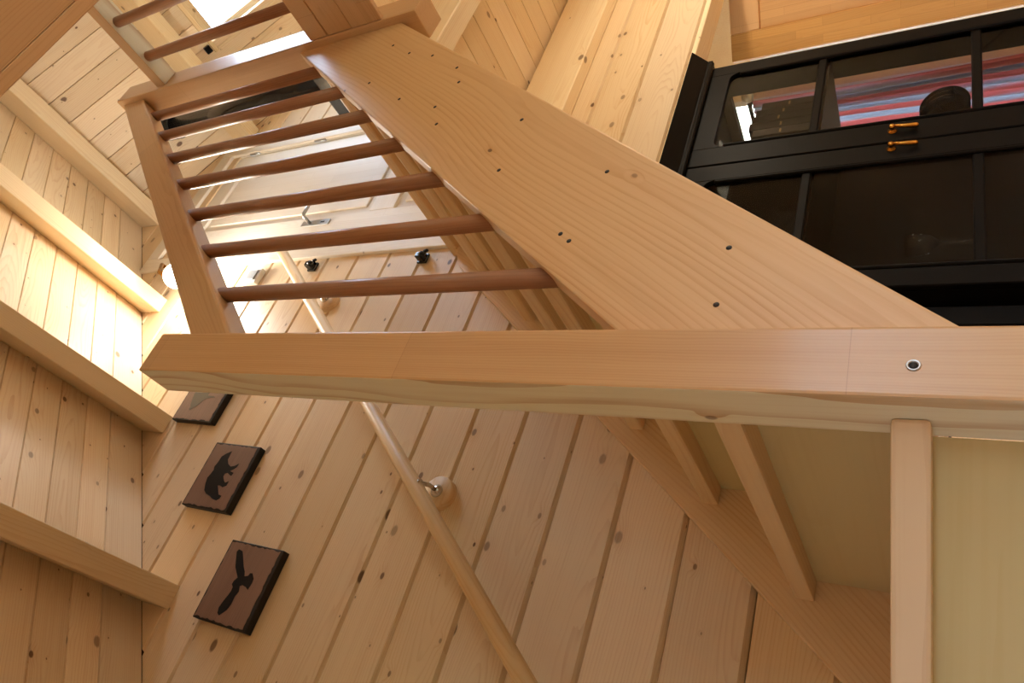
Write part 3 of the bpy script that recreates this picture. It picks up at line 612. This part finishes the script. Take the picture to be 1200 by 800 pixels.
# wall lamp
t = thing('wall_lamp', 'lit white globe wall lamp on a wooden base above the stairs', 'lamp', (1.56, YW, 3.37))
lathe('base', (1.56, YW - 0.0005, 3.36), (0, -1, 0), [(0, 0.0), (0, 0.055), (0.022, 0.055), (0.026, 0.05), (0.026, 0)], BEECH, t, 28)
tube('arm', [(1.56, YW - 0.02, 3.36), (1.55, YW - 0.09, 3.35), (1.47, YW - 0.12, 3.26), (1.440, YW - 0.12, 3.17)], 0.010, BRASS, t, 12)
lathe('globe', (1.436, YW - 0.12, 3.030), (0, 0, 1), [(0, 0)] + [(0.06 - 0.06 * math.cos(a * math.pi / 12), 0.06 * math.sin(a * math.pi / 12)) for a in range(1, 12)] + [(0.12, 0)], emit('lit_opal_glass', (255, 240, 214), 18.0), t, 24)
pl = bpy.data.lights.new('wall_lamp_bulb', 'POINT'); pl.energy = 24.0; pl.color = (1.0, 0.95, 0.87); pl.shadow_soft_size = 0.06
po = bpy.data.objects.new('wall_lamp_bulb', pl); C.objects.link(po); po.parent = t; po.matrix_basis = INV[t.name] @ Matrix.Translation((1.436, YW - 0.12, 2.955))
# flue pipe
t = thing('flue_pipe', 'shiny black flue pipe rising through the roof slope', 'flue pipe', (2.40, 1.285, LAND))
tube('pipe', [(2.40, 1.285, 2.45), (2.40, 1.285, 3.785)], 0.062, BLACKM, t, 32)
lathe('collar', (2.40, 1.285, 3.69), (0, 0, 1), [(0, 0.062), (0, 0.070), (0.095, 0.070), (0.095, 0.062)], BLACKM, t, 32)
bar('stove_top', 2.27, 2.53, 1.16, 1.42, LAND, 2.45, BLACKM, t, bev=0.01, seg=2)

# ================================================================== THE GROUND-FLOOR ROOM BEYOND
# cabinet
YC = 1.63; CX0, CX1, CXM = 1.345, 2.453, 1.902; CT = 0.815; CY1 = 2.05
cab = thing('display_cabinet', 'tall black display cabinet with glazed doors and small brass pulls', 'cabinet', (CXM, 1.84, FLOOR))
bar('side_panel', CX0, CX0 + 0.02, YC + 0.022, CY1, FLOOR, CT, CABW, cab)
bar('back_panel', CX0 + 0.02, CX1 - 0.03, CY1 - 0.012, CY1, FLOOR, CT - 0.02, CABI, cab)
bar('top_panel', CX0 + 0.02, CX1 - 0.03, YC + 0.022, CY1, CT - 0.02, CT, CABW, cab)
bar('base', CX0, CX1, YC + 0.022, CY1, FLOOR, FLOOR + 0.10, CABW, cab)
sf = bar('side_stile', CX1 - 0.028, CX1, YC + 0.022, 1.752, FLOOR + 0.1, CT, CABW, cab); bar('side_stile', CX1 - 0.028, CX1, 2.020, CY1, FLOOR + 0.1, CT, CABW, cab)
bar('side_rail', CX1 - 0.028, CX1, 1.752, 2.020, 0.757, CT, CABW, cab); bar('side_rail', CX1 - 0.028, CX1, 1.752, 2.020, FLOOR + 0.1, -0.80, CABW, cab)
bar('side_pane', CX1 - 0.017, CX1 - 0.012, 1.752, 2.020, -0.80, 0.757, GLASSC, cab)
SHZ = (0.385, -0.06, -0.50)
for sz in SHZ: bar('shelf', CX0 + 0.021, CX1 - 0.031, YC + 0.03, CY1 - 0.013, sz, sz + 0.022, CABI, cab)
def cab_door(xa, xb, ga, gb, hx):
    z0, z1 = FLOOR + 0.10, CT; gt, gb_ = 0.725, -0.80
    d = bar('door', xa, ga, YC, YC + 0.021, z0, z1, CABW, cab, bev=0.003)
    bar('stile', gb, xb, YC, YC + 0.021, z0, z1, CABW, d, bev=0.003)
    # top rail with rounded inner corners
    rr = 0.035; pts = [(ga, z1), (gb, z1), (gb, gt - rr)]
    for k in range(0, 7): a = k * math.pi / 12; pts.append((gb - rr + rr * math.cos(a), gt - rr + rr * math.sin(a)))
    for k in range(0, 7): a = math.pi / 2 + k * math.pi / 12; pts.append((ga + rr + rr * math.cos(a), gt - rr + rr * math.sin(a)))
    pts.append((ga, gt - rr))
    prism('top_rail', pts, YC, YC + 0.021, CABW, d)
    bar('bottom_rail', ga, gb, YC, YC + 0.021, z0, gb_, CABW, d, bev=0.003)
    for mz in (0.403, -0.045, -0.485): bar('muntin', ga, gb, YC + 0.003, YC + 0.019, mz - 0.014, mz + 0.014, CABW, d, bev=0.004)
    # moulding round the glass
    bar('bead', ga, ga + 0.012, YC - 0.004, YC + 0.010, gb_, gt - rr, CABW, d, bev=0.004); bar('bead', gb - 0.012, gb, YC - 0.004, YC + 0.010, gb_, gt - rr, CABW, d, bev=0.004)
    bar('pane', ga, gb, YC + 0.010, YC + 0.014, gb_, gt, GLASSC, d)
    h = lathe('pull', (hx, YC, 0.172), (0, -1, 0), [(0, 0), (0, 0.013), (0.003, 0.013), (0.006, 0.006), (0.012, 0.005), (0.018, 0.009), (0.024, 0.007), (0.026, 0)], BRASS, d, 18); h['label'] = 'brass drop pull'
    tube('drop', [(hx, YC - 0.020, 0.165), (hx, YC - 0.016, 0.145), (hx, YC - 0.012, 0.108), (hx, YC - 0.012, 0.102)], [0.004, 0.006, 0.008, 0.005], BRASS, h, 12)
cab_door(CXM + 0.002, CX1, 1.992, 2.396, 1.950); cab_door(CX0, CXM - 0.002, 1.408, 1.826, 1.872)
# crown
cr = prism('cornice', [(CX0 - 0.02, 0.80), (CX1 + 0.02, 0.80), (CX1 + 0.02, 0.816), (CX0 - 0.02, 0.816)], YC - 0.02, CY1, CABW, cab)
def crown():
    bm = bmesh.new(); pr = [(YC - 0.018, 0.818), (YC - 0.068, 0.868), (YC - 0.068, HEAD - 0.024), (YC + 0.0, HEAD - 0.024), (YC + 0.0, 0.818)]
    a = [bm.verts.new((CX0 - 0.02 - 0.1 * max(0, YC - q[0]), q[0], q[1])) for q in pr]; b = [bm.verts.new((CX1 + 0.02 + 0.1 * max(0, YC - q[0]), q[0], q[1])) for q in pr]
    bm.faces.new(a); bm.faces.new(b[::-1])
    for i in range(5): bm.faces.new((a[i], b[i], b[(i + 1) % 5], a[(i + 1) % 5]))
    return to_mesh(bm, 'crown')
link('crown', crown(), CABW, cab)
tube('crown_bead', [(CX0 - 0.02, YC - 0.010, 0.806), (CX1 + 0.014, YC - 0.010, 0.806)], 0.011, CABW, cab, 12)
# books, plates and glasses on the shelves
def shelf_top(k): return SHZ[k] + 0.022
BK = ((2.398, 0.235, 0.034), (2.360, 0.252, 0.032), (2.324, 0.262, 0.034), (2.286, 0.268, 0.036), (2.246, 0.250, 0.034))
for i, (bx, bh, bt) in enumerate(BK):
    t = thing('bound_book', 'dark brown bound book with gilt spine in the upright row behind glass', 'book', (bx, 1.90, shelf_top(0)), 'bound books in the cabinet')
    y0, y1 = 1.80, 1.98; z0 = shelf_top(0) + 0.0005
    pts = [(y0, z0), (y1, z0), (y1, z0 + bh - 0.05)] + [(y1 - 0.06 + 0.06 * math.cos(a), z0 + bh - 0.05 + 0.05 * math.sin(a)) for a in (0.4, 0.8, 1.2, 1.57)] + [(y0, z0 + bh)]
    bm = bmesh.new(); a = [bm.verts.new((bx - bt / 2, q[0], q[1])) for q in pts]; b = [bm.verts.new((bx + bt / 2, q[0], q[1])) for q in pts]
    bm.faces.new(a); bm.faces.new(b[::-1])
    for k in range(len(pts)): bm.faces.new((a[k], b[k], b[(k + 1) % len(pts)], a[(k + 1) % len(pts)]))
    link('binding', to_mesh(bm, 'binding'), BOOK, t)
    bar('gilt_line', bx - bt * 0.30, bx + bt * 0.22, y0 - 0.001, y0, z0 + bh * (0.56 + 0.03 * (i % 3)), z0 + bh * (0.56 + 0.03 * (i % 3)) + 0.007, GOLD, t)
for i in range(3):
    t = lathe('plate', (2.36 - 0.022 * i, 1.90, shelf_top(1) + 0.0795), (1, 0.0, 0.18), [(0, 0), (0, 0.045), (0.010, 0.078), (0.013, 0.078), (0.004, 0.046), (0.003, 0)], PLATE, None, 28)
    tag(t, 'dark glazed plate leaning upright on the middle cabinet shelf', 'plate', 'plates in the cabinet')
for i, (gx, gy) in enumerate(((1.46, 1.76), (1.56, 1.78), (1.66, 1.76))):
    t = lathe('drinking_glass', (gx, gy, shelf_top(0) + 0.0005), (0, 0, 1), [(0, 0), (0, 0.026), (0.12, 0.034), (0.12, 0.031), (0.006, 0.024), (0.006, 0)], GLASS, None, 20)
    tag(t, 'clear drinking glass standing on the upper shelf behind the left cabinet door', 'glass', 'glasses in the cabinet')
for i, (gx, gy) in enumerate(((1.50, 1.78), (1.60, 1.76))):
    t = lathe('drinking_glass', (gx, gy, shelf_top(1) + 0.0005), (0, 0, 1), [(0, 0), (0, 0.030), (0.004, 0.030), (0.008, 0.006), (0.08, 0.005), (0.11, 0.030), (0.17, 0.034), (0.17, 0.031), (0.112, 0.026), (0.086, 0)], GLASS, None, 20)
    tag(t, 'clear stemmed glass standing on the middle cabinet shelf', 'glass', 'stemmed glasses in the cabinet')
# made-up black box, added to keep the area beside the cabinet dark
t = thing('added_dark_box', 'plain black box added to darken the area beside the cabinet', 'filler box', (1.17, 1.86, FLOOR))
bar('body', 1.005, 1.315, 1.70, 2.05, FLOOR, 0.86, BLACK, t)
bar('door', 1.008, 1.250, 1.675, 1.699, FLOOR + 0.08, 0.855, BLACK, t, bev=0.003)
bar('stile', 1.256, 1.315, 1.680, 1.699, FLOOR + 0.08, 0.855, CABW, t, bev=0.003)
# open door leaf in the right wall
d2 = struct(link('door_2', to_mesh(cube_bm(0.001, 0.001, 0.001), 'door_2'), ODOOR, None, Matrix.Translation((3.37, 1.68, FLOOR))), 'open orange pine door in the right wall')
da = Vector((3.055, 2.022, 0)); db = Vector((3.655, 1.345, 0)); dd = (db - da).normalized(); dn = EZ.cross(dd); dl = (db - da).length
def leaf(name, s0, s1, z0, z1, t0, t1, grain='z', bev=0.003, mat=None):
    c = da + dd * ((s0 + s1) / 2) + dn * ((t0 + t1) / 2) + EZ * ((z0 + z1) / 2)
    if grain == 'z': X, Y, Z = EZ, dd, EZ.cross(dd); sz = (z1 - z0, s1 - s0, t1 - t0)
    else: X, Y, Z = dd, EZ.cross(dd), EZ; sz = (s1 - s0, t1 - t0, z1 - z0)
    return link(name, to_mesh(cube_bm(*sz, bev), name), mat or ODOOR, d2, frame_matrix(c, X, Y, Z))
dt = 0.90
leaf('stile', 0, 0.12, FLOOR + 0.01, dt, -0.02, 0.02); leaf('stile', dl - 0.12, dl, FLOOR + 0.01, dt, -0.02, 0.02)
for za, zb in ((FLOOR + 0.01, FLOOR + 0.22), (-0.30, -0.16), (dt - 0.13, dt)): leaf('rail', 0.12, dl - 0.12, za, zb, -0.02, 0.02, 'x')
for za, zb in ((FLOOR + 0.22, -0.30), (-0.16, dt - 0.13)): leaf('panel', 0.12, dl - 0.12, za, zb, -0.010, 0.010)
for z in (-0.9, 0.6): tube('hinge', [(3.668, 1.34, z - 0.04), (3.668, 1.34, z + 0.04)], 0.009, STEEL, d2, 10)
# unseen lamp with cord and shade, added to brighten joists and header wall
t = thing('added_joist_lamp', 'added unseen warm lamp brightening the landing joists', 'lamp', (3.05, 0.62, 1.59))
tube('cord', [(3.05, 0.62, 1.588), (3.05, 0.62, 1.24)], 0.004, BLACKM, t, 8)
lathe('shade', (3.05, 0.62, 1.09), (0, 0, 1), [(0.0, 0.16), (0.13, 0.05), (0.15, 0.03), (0.15, 0.026), (0.13, 0.045), (0.002, 0.155), (0.0, 0.16)], WHITE, t, 28)
lathe('bulb', (3.05, 0.62, 1.09), (0, 0, 1), [(0, 0), (0.006, 0.02), (0.03, 0.032), (0.06, 0.025), (0.09, 0.014), (0.12, 0.012), (0.12, 0)], emit('added_bulb_glow', (255, 214, 150), 20.0), t, 16)
pl2 = bpy.data.lights.new('added_joist_bulb', 'POINT'); pl2.energy = 38.0; pl2.color = (1.0, 0.89, 0.70); pl2.shadow_soft_size = 0.05
po2 = bpy.data.objects.new('added_joist_bulb', pl2); C.objects.link(po2); po2.parent = t; po2.matrix_basis = INV[t.name] @ Matrix.Translation((3.05, 0.62, 1.03))
# curtain and rod
rod = thing('curtain_rod', 'dark metal curtain rod with ball finials above the window', 'curtain rod', (3.60, 3.2, 1.03))
tube('rod', [(3.60, 2.63, 1.03), (3.60, 3.80, 1.03)], 0.011, BLACKM, rod, 14)
for fy in (2.62, 3.81): lathe('finial', (3.60, fy - 0.035, 1.03), (0, 1, 0), [(0, 0)] + [(0.035 - 0.035 * math.cos(k * math.pi / 10), 0.035 * math.sin(k * math.pi / 10)) for k in range(1, 10)] + [(0.07, 0)], STEEL, rod, 20)
for fy in (2.70, 3.74): tube('bracket', [(3.60, fy, 1.03), (XR, fy, 1.03)], 0.008, BLACKM, rod, 10)
def curtain(y0, y1, label):
    bm = bmesh.new(); nu, nv = 90, 24; g = []
    for j in range(nv + 1):
        z = 1.012 - 1.75 * j / nv; row = []
        for i in range(nu + 1):
            s = i / nu; amp = 0.020 + 0.010 * math.sin(3 * s + 1)
            row.append(bm.verts.new((3.60 + amp * math.sin(2 * math.pi * s * 8 + 0.4 * math.sin(j * 0.25)) * (0.6 + 0.4 * j / nv), y0 + (y1 - y0) * s + 0.012 * math.sin(j * 0.2 + 5 * s), z)))
        g.append(row)
    for j in range(nv):
        for i in range(nu): bm.faces.new((g[j][i], g[j][i + 1], g[j + 1][i + 1], g[j + 1][i]))
    o = link('curtain', to_mesh(bm, 'curtain'), CURTAIN, None, Matrix.Identity(4)); md = o.modifiers.new('thickness', 'SOLIDIFY'); md.thickness = 0.002
    for p in o.data.polygons: p.use_smooth = True
    return tag(o, label, 'curtain', 'red curtains')
curtain(2.66, 2.93, 'red curtain with fold light painted as blue-grey bands beside the tan wall'); curtain(3.55, 3.78, 'red curtain with fold light painted as blue-grey bands at the far end of the rod')
